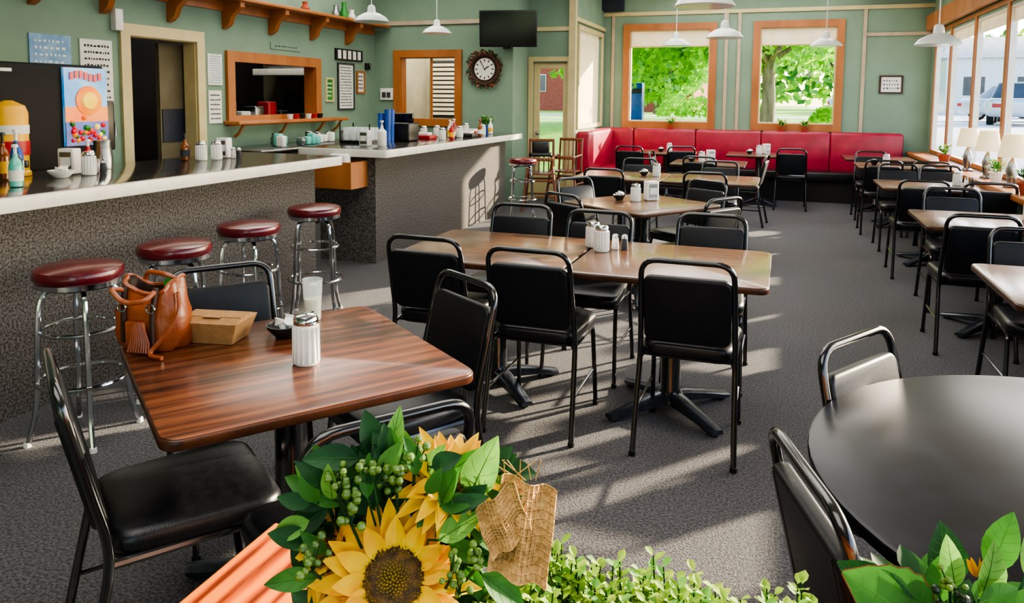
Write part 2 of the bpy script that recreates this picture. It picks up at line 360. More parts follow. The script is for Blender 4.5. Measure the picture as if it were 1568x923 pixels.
# ------------------------------------------------------------------ bars
mb=MB(); mb.box(-4.15,-3.4,-.6,4.95,0,1.0,'bar_carpet'); mb.rbox(-4.3,-3.28,-.7,5.18,1.0,1.07,'white_edge',rc=.04,re=.006); mb.rbox(-4.28,-3.3,-.68,5.16,1.066,1.074,'bar_top',rc=.03,re=.002)
mb.obj('bar_counter')
mb=MB(); mb.box(-4.1,-3.5,6.05,9.5,0,1.0,'bar_carpet'); mb.rbox(-4.25,-3.3,5.9,9.65,1.0,1.07,'white_edge',rc=.04,re=.006); mb.rbox(-4.23,-3.32,5.92,9.63,1.066,1.074,'bar_top',rc=.03,re=.002)
mb.obj('bar_counter')
mb=MB()
mb.box(-4.02,-3.58,5.76,5.78,.72,.96,'orange_wood');mb.box(-4.02,-3.58,6.03,6.048,.72,.96,'orange_wood');mb.box(-4.02,-4.0,5.78,6.03,.72,.96,'orange_wood');mb.box(-3.6,-3.58,5.78,6.03,.72,.96,'orange_wood');mb.box(-4.0,-3.6,5.78,6.03,.72,.74,'orange_wood')
mb.rbox(-3.85,-3.65,5.8,5.9,.8,1.03,'white_plastic',rc=.04,re=.03)
mb.obj('wooden_bin')
mb=MB(); mb.rbox(-5.1,-4.42,3.0,4.4,0,.93,'steel',rc=.02,re=.01); mb.rbox(-5.85,-5.3,6.7,10.0,0,.92,'dark_base',rc=.02,re=.01); mb.rbox(-5.88,-5.25,6.68,10.05,.92,.96,'steel',rc=.02,re=.01); mb.obj('back_counter')
mb=MB(); mb.rbox(-5.0,-4.45,3.2,4.0,.935,1.74,'matte_black',rc=.03,re=.02)
mb.box(-4.45,-4.43,3.66,3.99,1.2,1.72,'panel_sky'); mb.box(-4.43,-4.425,3.66,3.99,1.2,1.36,'panel_blue'); mb.box(-4.43,-4.427,3.66,3.99,1.36,1.46,'panel_orange')
Mx=Matrix.Translation((-4.43,3.84,1.5))@Matrix.Rotation(math.pi/2,4,'Y')
mb.lathe([(.1,0),(.1,.008),(.0001,.02)],'panel_orange',M=Mx,n=20); mb.lathe([(.06,0.01),(.055,.022),(.0001,.03)],'panel_yellow',M=Mx,n=20)
for i in range(30):
    mb.ball((-4.425,3.69+random.random()*.27,1.22+random.random()*.18),random.uniform(.012,.022),random.choice(['panel_red','panel_orange','panel_yellow','green_pl','panel_red']),8)
for i in range(7): mb.box(-4.425,-4.42,3.7+i*.036,3.725+i*.036,1.64+.012*math.sin(i),1.69+.012*math.sin(i),'panel_red')
mb.rbox(-4.9,-4.5,4.0,4.12,1.15,1.5,'black_plastic',rc=.02,re=.01)
for i in range(3): mb.tube([(-4.55-.12*i,4.1,1.38),(-4.55-.12*i,4.16,1.34),(-4.55-.12*i,4.16,1.24)],.014,'steel',n=8)
mb.rbox(-4.9,-4.45,4.0,4.25,.935,1.0,'steel',rc=.01,re=.005)
mb.box(-4.45,-4.445,3.25,3.32,1.68,1.7,'paper')
mb.obj('soda_fountain')
BT=1.075
def prop(name,loc,parts,rz=0):
    mb=MB()
    for p in parts:
        if p[0]=='l': mb.lathe(p[1],p[2],n=16)
        else: mb.rbox(*p[1],p[2],rc=.01,re=.006)
    return mb.obj(name,loc,rz)
prop('tea_urn',(-4.15,3.07,BT),[('l',[(.1,0),(.1,.02),(.09,.03),(.095,.36),(.08,.4),(.02,.43)],'yellow_pl'),('l',[(.097,.12),(.098,.2)],'red_pl'),('l',[(.097,.24),(.098,.29)],'paper'),('b',(.08,.13,-.015,.015,.05,.09),'black_plastic')])
sh=[(.02,0),(.03,.004),(.032,.1),(.026,.13),(.012,.15),(.012,.165),(.004,.17)]
def bottle(name,loc,m,cap='white_plastic',label='paper',h=1.0):
    return prop(name,loc,[('l',[(r,z*h) for r,z in sh],m),('l',[(.008,.165*h),(.008,.2*h),(.016,.2*h),(.014,.215*h)],cap),('l',[(.0328,.03*h),(.0328,.085*h)],label)])
bottle('sanitizer_bottle',(-3.62,2.7,BT),'teal_liquid')
bottle('blue_bottle',(-3.85,2.88,BT),'blue_pl',h=1.3)
bottle('squeeze_bottle',(-3.75,2.8,BT),'black_plastic','black_plastic','ink')
bottle('sauce_bottle',(-3.98,2.9,BT),'amber_liquid','black_plastic','yellow_pl',1.2)
bottle('sauce_bottle',(-3.9,2.75,BT),'white_plastic','blue_pl','blue_pl',1.0)
bottle('sauce_bottle',(-4.0,3.45,BT),'red_pl','white_plastic','paper',.9)
def bowl(name,loc,r=.055,mat='black_plastic'):
    mb=MB(); mb.lathe([(r*.5,0),(r*.55,.004),(r*.95,.03),(r,.042),(r*.93,.042),(r*.85,.03),(r*.4,.008),(.0001,.008)],mat,n=20)
    for i in range(7):
        a=i*2.4; q=r*.5*math.sqrt(i/7)
        T=Matrix.Translation((q*math.cos(a),q*math.sin(a),.03+.004*i))@Matrix.Rotation(.6*math.sin(i*3),4,'X')@Matrix.Rotation(.5*math.cos(i*5),4,'Y')
        mb.lathe([(.010,-.012),(.014,.008),(.017,.009),(.017,.011)],'white_plastic',n=10,M=T)
    return mb.obj(name,loc)
def shaker(loc,rz=0,h=.135):
    mb=MB(); mb.lathe([(.036,0),(.04,.006),(.038,h*.45),(.036,h*.8),(.031,h*.84)],'white_plastic',n=20)
    for i in range(16):
        a=i*math.pi/8; mb.tube([(.0385*math.cos(a),.0385*math.sin(a),.008),(.0375*math.cos(a),.0375*math.sin(a),h*.78)],.0035,'white_plastic',n=4)
    mb.lathe([(.034,h*.82),(.036,h*.84),(.036,h*.93),(.03,h),(.006,h*1.03)],'chrome',n=20)
    mb.box(-.008,.008,-.004,.03,h*1.0,h*1.04,'chrome')
    return mb.obj('sugar_shaker',loc,rz)
def napkin(loc,rz=0):
    mb=MB(); mb.rbox(-.05,.05,-.04,.04,0,.15,'white_plastic',rc=.012,re=.008); mb.box(-.035,.035,-.042,-.04,.02,.13,'steel'); mb.box(-.03,.03,-.046,-.04,.05,.1,'paper')
    return mb.obj('napkin_dispenser',loc,rz)
def saltpep(loc):
    mb=MB()
    for x,m in ((-.025,'white_plastic'),(.025,'ink')):
        mb.lathe([(.018,0),(.02,.01),(.016,.06)],m,(x,0,0),12); mb.lathe([(.017,.06),(.017,.075),(.006,.082)],'chrome',(x,0,0),12)
    return mb.obj('salt_and_pepper',loc)
bowl('creamer_bowl',(-3.8,3.1,BT),.07,'white_plastic'); napkin((-3.95,3.28,BT),.3); saltpep((-3.85,3.4,BT)); shaker((-3.8,3.28,BT))
prop('metal_pitcher',(-4.05,3.6,BT),[('l',[(.055,0),(.06,.05),(.05,.15),(.055,.18)],'steel')])
shaker((-3.95,4.35,BT)); shaker((-3.9,4.45,BT)); napkin((-3.98,4.62,BT),.2); saltpep((-3.85,4.6,BT)); bottle('sauce_bottle',(-4.05,4.3,BT),'amber_liquid','black_plastic','ink',.9)
napkin((-3.75,6.3,BT))
mb=MB()
for i in range(4):
    for j in range(3):
        mb.lathe([(.03,0),(.035,.13),(.033,.13),(.028,.01)],'glass_clear',(.08*i,.08*j,.03),12)
mb.box(-.05,.3,-.05,.21,0,.03,'black_plastic')
for x in (-.05,.29):
    for y in (-.05,.2): mb.box(x,x+.01,y,y+.01,0,.2,'black_plastic')
mb.obj('glass_rack',(-4.15,6.6,BT))
prop('soap_pump_bottle',(-3.6,6.35,BT),[('l',[(.04,0),(.045,.01),(.045,.14),(.015,.17),(.012,.2)],'white_plastic'),('l',[(.006,.2),(.006,.23),(.018,.23),(.018,.245)],'white_plastic')])
mb=MB(); mb.rbox(-.16,.16,-.12,.12,0,.2,'black_plastic',rc=.02,re=.02); mb.rbox(-.14,.14,.0,.04,.2,.3,'screen',rc=.01,re=.01); mb.obj('cash_register',(-3.85,7.2,BT))
mb=MB()
for i in range(4): mb.lathe([(.03,0),(.035,.3+.04*(i%2)),(.03,.3)],'blue_pl',((i%2)*.08,(i//2)*.08,0),12)
mb.obj('cup_stack',(-3.95,6.95,BT))
for i,(x,y,k) in enumerate([(-3.55,7.6,0),(-3.85,7.75,1),(-3.6,8.0,2),(-3.9,8.2,0),(-3.6,8.4,1),(-3.85,8.6,2),(-3.55,8.8,0),(-3.8,9.0,1),(-3.95,7.95,0),(-3.5,7.75,2),(-3.6,8.2,0),(-3.75,8.25,2),(-3.5,8.6,2),(-3.95,8.8,2),(-3.95,9.2,0),(-3.6,9.2,2)]):
    if k==0: shaker((x,y,BT))
    elif k==1: prop('condiment_tray',(x,y,BT),[('b',(-.12,.12,-.1,.1,0,.04),'red_pl' if i%2 else 'black_plastic'),('b',(-.08,.08,-.06,.06,.04,.07),'white_plastic')])
    else: bottle('syrup_bottle',(x,y,BT),['amber_liquid','red_pl','black_plastic','white_plastic'][i%4],['red_pl','white_plastic'][i%2],['paper','yellow_pl'][i%2],.95)
def potted(name,loc,pr=.07,ph=.1,fr=.13,n=120,cols=('leaf_mid','leaf_light'),fl=None,pot='blue_pl',ls=.05):
    mb=MB(); mb.lathe([(pr*.7,0),(pr,ph),(pr*1.08,ph),(pr*1.08,ph*.85),(pr*.9,ph*.85),(.0001,ph*.85)],pot,n=16)
    for i in range(n):
        a=random.random()*6.28; e=random.random()**.7; d=Vector((math.cos(a)*(1-e*.6),math.sin(a)*(1-e*.6),.25+e)).normalized()
        b=Vector((0,0,ph))+d*fr*random.uniform(.2,.95)
        mb.leaf(b,(d+Vector((random.uniform(-.5,.5),random.uniform(-.5,.5),.1))),(0,0,1) if abs(d.z)<.9 else (1,0,0),ls*random.uniform(.7,1.2),ls*.5,random.choice(cols),seg=3)
    for i in range(8): mb.tube([(0,0,ph*.8),(.5*fr*math.cos(i),.5*fr*math.sin(i),ph+fr*.7)],.003,'leaf_mid',n=4)
    if fl:
        for i in range(9):
            a=i*2.4; c=Vector((fr*.7*math.cos(a),fr*.7*math.sin(a),ph+fr*(.5+.6*random.random())))
            for k in range(6): mb.leaf(c,(math.cos(k*1.05),math.sin(k*1.05),.5),(0,0,1),ls*.6,ls*.4,fl[i%len(fl)],seg=3)
    return mb.obj(name,loc)
potted('potted_plant',(-3.75,9.42,BT))
mb=MB()
for i in range(6): mb.lathe([(.03,0),(.045,.06),(.04,.06),(.03,.01)],['white_plastic','red_pl','black_plastic'][i%3],(0,.0+i*.13,0),12)
mb.obj('condiment_cups',(XL+.12,7.9,1.262))
mb=MB()
for i in range(16):
    x=random.uniform(-.2,.2);y=i*.09; mb.rbox(x-.05,x+.05,y-.04,y+.04,0,.08+.08*random.random(),random.choice(['white_plastic','steel','teal_liquid']),rc=.02,re=.02)
mb.obj('dish_rack',(-5.55,7.2,.965))

# ------------------------------------------------------------------ wall decor
def sign(name,axis,c,s0,s1,z0,z1,mat,rows=6,ink='ink',frame=None,dens=.8):
    mb=MB()
    def bx(a,b,e,f,t0,t1,m):
        if axis=='X': mb.box(c+t0,c+t1,a,b,e,f,m)
        else: mb.box(a,b,c-t1,c-t0,e,f,m)
    bx(s0,s1,z0,z1,0,.012,mat)
    w=s1-s0;h=z1-z0; lh=h/(rows+1)
    for r in range(rows):
        z=z1-lh*(r+1); x=s0+w*.12; k=.16*lh
        while x<s1-w*.15:
            ww=random.uniform(.03,.09)*w; ww=min(ww,s1-w*.1-x)
            bx(x,x+ww,z-k,z+k*random.uniform(.6,1.5),.012,.014,ink); x+=ww+w*.03/dens
    if frame:
        f=.025
        bx(s0-f,s1+f,z0-f,z0,0,.025,frame);bx(s0-f,s1+f,z1,z1+f,0,.025,frame);bx(s0-f,s0,z0,z1,0,.025,frame);bx(s1,s1+f,z0,z1,0,.025,frame)
    return mb.obj(name)
sign('wall_sign','X',XL,4.56,4.95,1.76,2.05,'sign_blue',4,'paper',dens=.5)
sign('typographic_sign','X',XL,5.04,5.38,1.46,2.04,'paper',9,'ink')
sign('paper_notice','X',XL,6.62,6.84,1.66,2.0,'paper',12,'sign_blue')
sign('paper_notice','X',XL,6.62,6.82,1.24,1.6,'paper',6,'ink')
sign('menu_board','X',XL,9.18,9.56,1.38,2.0,'paper',14,'ink',frame='ink')
sign('wall_frame','X',XL,8.88,9.02,1.5,1.78,'green_pl',4,'paper',frame='cream_trim')
sign('wall_frame','X',XL,9.68,9.85,1.62,1.9,'paper',4,'ink',frame='orange_wood')
sign('framed_picture','Y',YB,1.42,1.7,1.69,1.92,'paper',3,'ink',frame='leather_dark',dens=.4)
sign('wall_lettering','X',XL+.0,7.7,8.3,2.12,2.2,'wall_green',1,'ink')
mb=MB(); mb.box(XL,XL+.03,9.1,9.8,2.06,2.22,'black_plastic')
for i in range(5): mb.box(XL+.03,XL+.035,9.14+i*.13,9.22+i*.13,2.08,2.2,'paper')
mb.obj('license_plate_sign')
mb=MB(); mb.rbox(XL,XL+.07,5.38,5.47,2.14,2.34,'white_plastic',rc=.01,re=.01); mb.obj('emergency_light')
mb=MB(); mb.rbox(-5.79,-5.57,10.16,10.2,1.5,1.68,'white_plastic',rc=.01,re=.01); mb.box(-5.75,-5.69,10.15,10.16,1.54,1.62,'ink');mb.box(-5.67,-5.61,10.15,10.16,1.54,1.62,'ink');mb.obj('thermostat')
mb=MB(); mb.rbox(XL,XL+.05,9.9,10.0,1.95,2.05,'black_plastic',rc=.01,re=.01); mb.tube([(XL+.05,9.95,2.0),(XL+.1,9.9,2.02)],.02,'black_plastic'); mb.obj('wall_speaker')
Mc=Matrix.Translation((-4.07,10.19,1.96))@Matrix.Rotation(math.pi/2,4,'X')
mb=MB(); mb.lathe([(.175,0),(.175,.03),(.158,.034),(.158,.02)],'leather_dark',M=Mc,n=32); mb.lathe([(.158,.036),(.0001,.0362)],'white_edge',M=Mc,n=32)
for i in range(12):
    a=i*math.pi/6; mb.box(-.008,.008,.11,.145,.037,.039,'ink',Mc@Matrix.Rotation(a,4,'Z'))
mb.box(-.008,.008,-.01,.08,.039,.041,'ink',Mc@Matrix.Rotation(-1.0,4,'Z')); mb.box(-.006,.006,-.02,.12,.041,.043,'ink',Mc@Matrix.Rotation(.5,4,'Z'))
mb.ring((0,0,.03),.215,.035,'wreath',n=36,M=Mc)
for i in range(190):
    a=random.random()*6.28;r=.222+random.uniform(-.03,.05); p=Mc@Vector((r*math.cos(a),r*math.sin(a),.05))
    d=Mc.to_3x3()@Vector((math.cos(a+.8),math.sin(a+.8),.6)); mb.leaf(p,d,(0,-1,.1),.05,.02,random.choice(['wreath','wreath','leaf_dark','leather']),seg=3)
mb.obj('wreath_clock')
mb=MB(); Mt=Matrix.Translation((-3.6,9.85,2.5))@Matrix.Rotation(math.radians(14),4,'Z')@Matrix.Rotation(math.radians(8),4,'X')
mb.rbox(-.4,.4,-.02,.03,-.25,.25,'black_plastic',rc=.01,re=.008,M=Mt); mb.box(-.38,.38,-.022,-.019,-.215,.235,'screen',Mt)
mb.tube([(-3.62,9.88,2.45),(-3.65,10.05,2.35),(-3.7,10.2,2.35)],.025,'black_metal'); mb.rbox(-3.8,-3.66,10.17,10.2,2.25,2.45,'black_metal',rc=.01,re=.005)
mb.rbox(-.15,.15,.03,.07,-.12,.12,'black_plastic',rc=.01,re=.008,M=Mt)
mb.obj('television')
def pend(x,y,z):
    mb=MB(); mb.lathe([(.18,0),(.185,.005),(.182,.012),(.15,.05),(.09,.085),(.045,.1),(.04,.15),(.03,.17),(.008,.18)],'enamel',n=32)
    mb.lathe([(.178,.004),(.145,.045),(.085,.078),(.04,.09)],'enamel',n=32)
    mb.lathe([(.0001,.01),(.025,.02),(.032,.045),(.02,.08)],'shade_cream_glow',n=14)
    mb.tube([(0,0,.17),(0,0,CH-z)],.005,'white_plastic',n=6); mb.lathe([(.05,CH-z-.03),(.06,CH-z)],'enamel',n=20)
    mb.obj('pendant_lamp',(x,y,z))
for p in ((1.22,7.25,2.02),(-.57,7.87,2.16),(-.48,4.87,2.12),(.46,9.72,2.19),(-1.28,9.63,2.21),(-4.1,8.62,2.34),(-4.1,7.03,2.33)): pend(*p)

# ------------------------------------------------------------------ booth
mb=MB()
n=4
for i in range(n):
    a=-2.35+i*(4.1/n); mb.rbox(a,a+4.1/n-.004,12.66,12.86,.42,1.06,'booth_red',rc=.03,re=.05)
mb.rbox(-2.9,-2.36,12.66,12.86,.42,1.06,'booth_red',rc=.03,re=.05)
mb.rbox(-2.35,1.75,12.25,12.7,.32,.46,'black_vinyl',rc=.04,re=.03); mb.box(-2.35,1.75,12.3,12.84,0,.33,'dark_base')
mb.rbox(-2.9,-2.7,10.95,12.66,.42,1.06,'booth_red',rc=.03,re=.05)
mb.rbox(-2.72,-2.28,10.95,12.7,.32,.46,'booth_red',rc=.04,re=.03); mb.box(-2.88,-2.33,10.97,12.8,0,.33,'dark_base')
mb.obj('corner_booth')

# ------------------------------------------------------------------ chair
mb=MB()
path=fillet([(-.212,-.03,0),(-.2,.065,.45),(-.19,-.035,.87),(.19,-.035,.87),(.2,.065,.45),(.212,-.03,0)],.075,6)
mb.tube(path,.0125,'black_metal',n=10)
for sx in (-1,1):
    mb.tube(fillet([(sx*.205,.47,0),(sx*.195,.42,.425),(sx*.195,.05,.425)],.05,5),.0115,'black_metal',n=8)
    mb.lathe([(.015,0),(.015,.02)],'black_plastic',(sx*.205,.47,0),8); mb.lathe([(.016,0),(.015,.02)],'black_plastic',(sx*.212,-.028,0),8)
    mb.tube([(sx*.2,.41,.2),(sx*.205,.02,.2)],.007,'black_metal',n=6)
mb.tube([(-.195,.36,.42),(.195,.36,.42)],.01,'black_metal',n=6); mb.tube([(-.195,.1,.42),(.195,.1,.42)],.01,'black_metal',n=6)
def seat(ins):
    return [(x*(1-ins)*(.92+.12*(y/.45)),.255+(y-.255)*(1-ins),0) for x,y,_ in rr(-.205,.205,.055,.48,.07,0,6)]
prof=[(.10,.428),(.02,.436),(0,.45),(0,.468),(.03,.482),(.10,.49),(.35,.497),(.7,.5)]
mb.loft([[(p[0],p[1],z) for p in seat(i)] for i,z in prof],'black_vinyl')
mb.loft([[(p[0],p[1],z) for p in seat(.04)] for z in (.42,.43)],'black_plastic')
ang=math.atan2(.1,.42); Mp=Matrix.Translation((0,.052,.505))@Matrix.Rotation(math.pi/2+ang,4,'X')
mb.rbox(-.182,.182,0,.305,-.016,.022,'pad_back',rc=.035,re=.012,M=Mp,nc=5)
for sx in (-1,1): mb.box(sx*.15-.0015,sx*.15+.0015,.01,.295,.0215,.0232,'black_plastic',Mp)
CHAIR=mb.mesh('dining_chair')
def chair(x,y,f):
    return put(CHAIR,'dining_chair',(x,y,0),math.atan2(f[1],f[0])-math.pi/2)
N=(0,1);S=(0,-1)
for c in [(-1.04,3.15,N),(-.347,3.167,N),(-1.60,3.24,N),(-1.10,2.51,(-.55,-.83)),(-.77,1.375,(-.8,.6)),(-1.655,1.341,(.58,.81)),(-2.03,2.33,(.8,-.6)),
          (.25,2.28,(.84,-.54)),(.093,1.443,(.95,.31)),
          (-1.52,4.42,S),(-1.0,4.34,S),(-.36,4.46,S),
          (-.37,5.3,(-.83,.56)),(-1.42,5.1,(.56,.83)),(-.574,6.36,(-.56,-.83)),(-1.62,6.16,(.83,-.56)),
          (-1.6,7.12,N),(-.65,7.15,N),(-1.5,8.5,S),(-.62,8.5,S),(-.18,9.75,(-1,.1)),(-1.55,9.8,(1,0)),(-.9,9.15,(.1,1)),(-1.35,11.0,(-.3,1)),(.15,11.2,N),(-2.05,10.75,N),
          (1.15,5.12,N),(1.17,7.22,N),(1.27,6.6,S),(1.2,8.95,S),(1.12,9.5,N),(1.27,4.6,S),(1.66,5.12,N),(1.66,7.22,N),(1.6,8.95,S),(1.6,9.5,N),(1.15,11.1,S)]:
    chair(*c)

# ------------------------------------------------------------------ tables
def pedestal(mb,x=0,y=0,a0=45,ln=.36,zt=.72,m='black_metal',fm='grey_metal'):
    T0=Matrix.Translation((x,y,0))
    mb.lathe([(.075,.05),(.06,.09),(.048,.11),(.048,zt-.04),(.06,zt-.03)],m,n=20,M=T0)
    mb.box(-.2,.2,-.03,.03,zt-.03,zt,m,T0@Matrix.Rotation(.78,4,'Z')); mb.box(-.2,.2,-.03,.03,zt-.03,zt,m,T0@Matrix.Rotation(-.78,4,'Z'))
    for k in range(4):
        T=T0@Matrix.Rotation(math.radians(a0+90*k),4,'Z'); rings=[]
        for d,w,z0,z1 in ((.0,.045,.04,.1),(.1,.04,.04,.09),(.24,.035,.028,.06),(ln-.04,.035,.012,.042),(ln,.03,.012,.034)):
            rings.append([(d,-w,z0),(d,-w,z1-.01),(d,-w*.6,z1),(d,w*.6,z1),(d,w,z1-.01),(d,w,z0)])
        mb.loft(rings,fm,T); mb.lathe([(.02,0),(.02,.014)],'black_plastic',(ln-.03,0,0),10,M=T)
def table_mesh(w,d,wood,rc=.05):
    mb=MB(); mb.rbox(-w/2,w/2,-d/2,d/2,.72,.748,'table_edge',rc=rc,re=.006,nc=6); mb.rbox(-w/2+.004,w/2-.004,-d/2+.004,d/2-.004,.745,.75,wood,rc=rc,re=.001,nc=6)
    pedestal(mb); return mb.mesh('dining_table')
T1=table_mesh(.845,.845,'table_wood'); T2=table_mesh(.905,.84,'table_wood_far'); T3=table_mesh(1.0,.84,'table_wood_far')
put(T1,'dining_table',(-1.386,1.872,0),math.radians(53.2))
for x,y,a in ((-1.395,3.7,0),(-.475,3.7,0),(-.994,5.735,56),(-1.55,7.77,0),(-.64,7.77,0),(-.85,9.85,0),(-1.65,11.6,0),(-.3,11.72,0)):
    put(T2,'dining_table',(x,y,0),math.radians(a))
for y in (3.8,5.78,8.05,10.35): put(T3,'dining_table',(1.4,y,0))
put(T2,'dining_table',(1.3,11.7,0))
mb=MB(); rings=[[(r*math.cos(2*math.pi*k/64),r*math.sin(2*math.pi*k/64),z) for k in range(64)] for r,z in ((.665,.715),(.678,.722),(.68,.735),(.678,.747),(.67,.75))]
mb.loft(rings,'granite_black'); pedestal(mb,ln=.45); mb.obj('round_table',(.765,1.82,0))
TZ=.751
shaker((-.86,3.80,TZ)); saltpep((-.78,3.88,TZ)); shaker((-.93,3.9,TZ))
for k,(x,y) in enumerate(((-1.05,5.8),(-1.2,7.8),(-.95,9.9),(-1.6,11.6),(-.3,11.7),(1.25,10.4))):
    shaker((x,y,TZ)); bowl('creamer_bowl',(x-.13,y+.02,TZ),.055,'black_plastic')
    if k%2==0: napkin((x+.1,y+.12,TZ),random.random())
for x,y in ((1.5,3.9),(1.6,5.9),(1.6,8.15)): shaker((x,y,TZ)); saltpep((x+.1,y,TZ))

# ------------------------------------------------------------------ table 1 objects
shaker((-1.305,1.844,TZ),0,.145)
bowl('creamer_bowl',(-1.516,2.03,TZ),.062)
mb=MB(); mb.lathe([(.028,0),(.036,.145),(.0345,.145),(.027,.006),(.0001,.006)],'glass_clear',n=24); mb.lathe([(.0265,.007),(.0305,.075),(.0001,.076)],'lemonade',n=24); mb.obj('drinking_glass',(-1.548,2.23,TZ))
mb=MB()
mb.loft([rr(-.075,.075,-.056,.056,.008,0,2),rr(-.1,.1,-.075,.075,.008,.07,2)],'kraft')
mb.loft([rr(-.1,.1,-.075,.075,.008,.07,2),rr(-.098,.098,-.033,.033,.006,.082,2)],'kraft')
mb.box(-.097,.097,-.036,.034,.081,.0835,'kraft'); mb.box(-.03,.03,-.05,-.0,.0835,.0855,'kraft')
mb.obj('takeout_box',(-1.705,1.935,TZ),math.radians(12))
mb=MB(); rings=[]
prof=[(0,.92),(.01,1.0),(.05,1.08),(.1,1.05),(.15,.93),(.185,.84),(.2,.8)]
for z,s in prof:
    ring=[]
    for k in range(48):
        a=2*math.pi*k/48; cx=abs(math.cos(a))**.75*math.copysign(1,math.cos(a)); sy=abs(math.sin(a))**.75*math.copysign(1,math.sin(a))
        wob=1+.06*math.sin(5*a+z*30)+.04*math.sin(9*a-z*50)
        ring.append((.105*s*cx*wob,.07*s*sy*wob,z+.022*math.sin(2*a+1)*(z/.2)))
    rings.append(ring)
inner=[[(x*.9,y*.86,z) for x,y,z in rings[-1]],[(x*.85,y*.8,z-.05) for x,y,z in rings[-1]]]
mb.loft(rings,'leather',cap1=False); mb.loft([rings[-1],inner[0]],'leather',cap0=False,cap1=False); mb.loft(inner,'leather_dark',cap0=False)
mb.tube([rings[-1][k] for k in range(48)],.007,'leather',n=6,closed=True)
for sx in (-.05,.05):
    mb.tube(fillet([(sx,-.08,.03),(sx,-.078,.12),(sx*1.1,-.062,.2)],.03),.009,'leather_dark',n=6)
    mb.ring((0,0,0),.014,.003,'chrome',n=14,M=Matrix.Translation((sx,-.084,.14))@Matrix.Rotation(math.pi/2,4,'X'))
mb.tube(fillet([(-.055,-.07,.19),(-.075,-.1,.2),(-.02,-.115,.16),(.05,-.105,.17),(.055,-.07,.19)],.05,6),.008,'leather',n=8)
mb.tube(fillet([(-.07,.05,.19),(-.05,.04,.225),(.03,.03,.22),(.07,.05,.19)],.04,6),.008,'leather',n=8)
mb.tube(fillet([(.1,-.02,.18),(.125,-.05,.12),(.09,-.09,.05),(.06,-.12,.008),(.12,-.13,.008)],.04,6),.007,'leather',n=6)
mb.rbox(-.035,.035,-.098,-.078,.02,.1,'leather',rc=.01,re=.008)
for i in range(9): mb.tube([(.0+.004*i,-.1,.1),(-.006+.008*i,-.107,.04),(-.01+.009*i,-.115,.012)],.0035,'leather',n=4)
mb.leaf((.02,.02,.19),(.6,-.2,.25),(0,-1,.3),.05,.03,'green_pl')
mb.obj('leather_handbag',(-1.85,1.815,TZ),math.radians(8))

# ------------------------------------------------------------------ stools
mb=MB()
mb.lathe([(.10,.69),(.155,.692),(.17,.70),(.174,.715)],'black_plastic',n=36)
mb.lathe([(.172,.70),(.176,.702),(.176,.722),(.172,.724)],'chrome',n=36)
mb.lathe([(.17,.72),(.182,.735),(.184,.755),(.176,.775),(.14,.785),(.0001,.79)],'red_vinyl',n=40)
mb.ring((0,0,.5),.160,.009,'chrome',n=32); mb.ring((0,0,.27),.183,.01,'chrome',n=32)
for k in range(4):
    a=math.radians(45+90*k); c,s=math.cos(a),math.sin(a)
    pr=[(.06,.685),(.14,.68),(.162,.6),(.17,.45),(.178,.25),(.19,.12),(.225,.0)]
    mb.tube(fillet([(r*c,r*s,z) for r,z in pr],.05,4),.012,'chrome',n=8)
    mb.lathe([(.016,0),(.014,.02)],'white_plastic',(.225*c,.225*s,0),8)
STOOL=mb.mesh('bar_stool')
for x,y,r in ((-2.935,2.46,.2),(-2.94,3.03,.6),(-2.99,3.67,.1),(-3.05,4.43,.5),(-3.08,9.0,.3)): put(STOOL,'bar_stool',(x,y,0),r)
mb=MB()
for sx in (-1,1):
    mb.tube([(sx*.24,-.22,0),(sx*.17,-.14,.62)],.018,'hc_wood',n=6); mb.tube([(sx*.24,.24,0),(sx*.17,.15,.55),(sx*.165,.19,.98)],.018,'hc_wood',n=6)
    for z in (.16,.34): mb.tube([(sx*(.24-.11*z),-.2+.1*z,z),(sx*(.24-.11*z),.22-.12*z,z)],.014,'hc_wood',n=6)
    mb.tube([(sx*.17,-.14,.62),(sx*.17,-.16,.72),(sx*.167,.17,.74)],.016,'hc_wood',n=6)
for z in (.2,.42): mb.tube([(-.22+.1*z,-.2+.1*z,z),(.22-.1*z,-.2+.1*z,z)],.014,'hc_wood',n=6); mb.tube([(-.22+.1*z,.22-.12*z,z),(.22-.1*z,.22-.12*z,z)],.014,'hc_wood',n=6)
mb.rbox(-.17,.17,-.15,.17,.5,.525,'hc_wood',rc=.03,re=.008); mb.tube([(-.165,.18,.96),(.165,.18,.96)],.02,'hc_wood',n=6); mb.rbox(-.165,.165,-.17,-.14,.69,.74,'hc_wood',rc=.01,re=.008)
for i in range(4): mb.tube([(-.1+i*.067,.155,.52),(-.1+i*.067,.18,.96)],.009,'hc_wood',n=6)
HC=mb.mesh('wooden_high_chair')
put(HC,'wooden_high_chair',(-3.12,9.9,0),.25); put(HC,'wooden_high_chair',(-2.88,10.35,0),-.1)
mb=MB(); mb.rbox(-.16,.16,-.12,.12,0,.05,'black_plastic',rc=.04,re=.02); mb.rbox(-.12,.12,.05,.12,.04,.2,'black_plastic',rc=.04,re=.02); mb.obj('booster_seat',(-3.12,9.88,.75),.3)

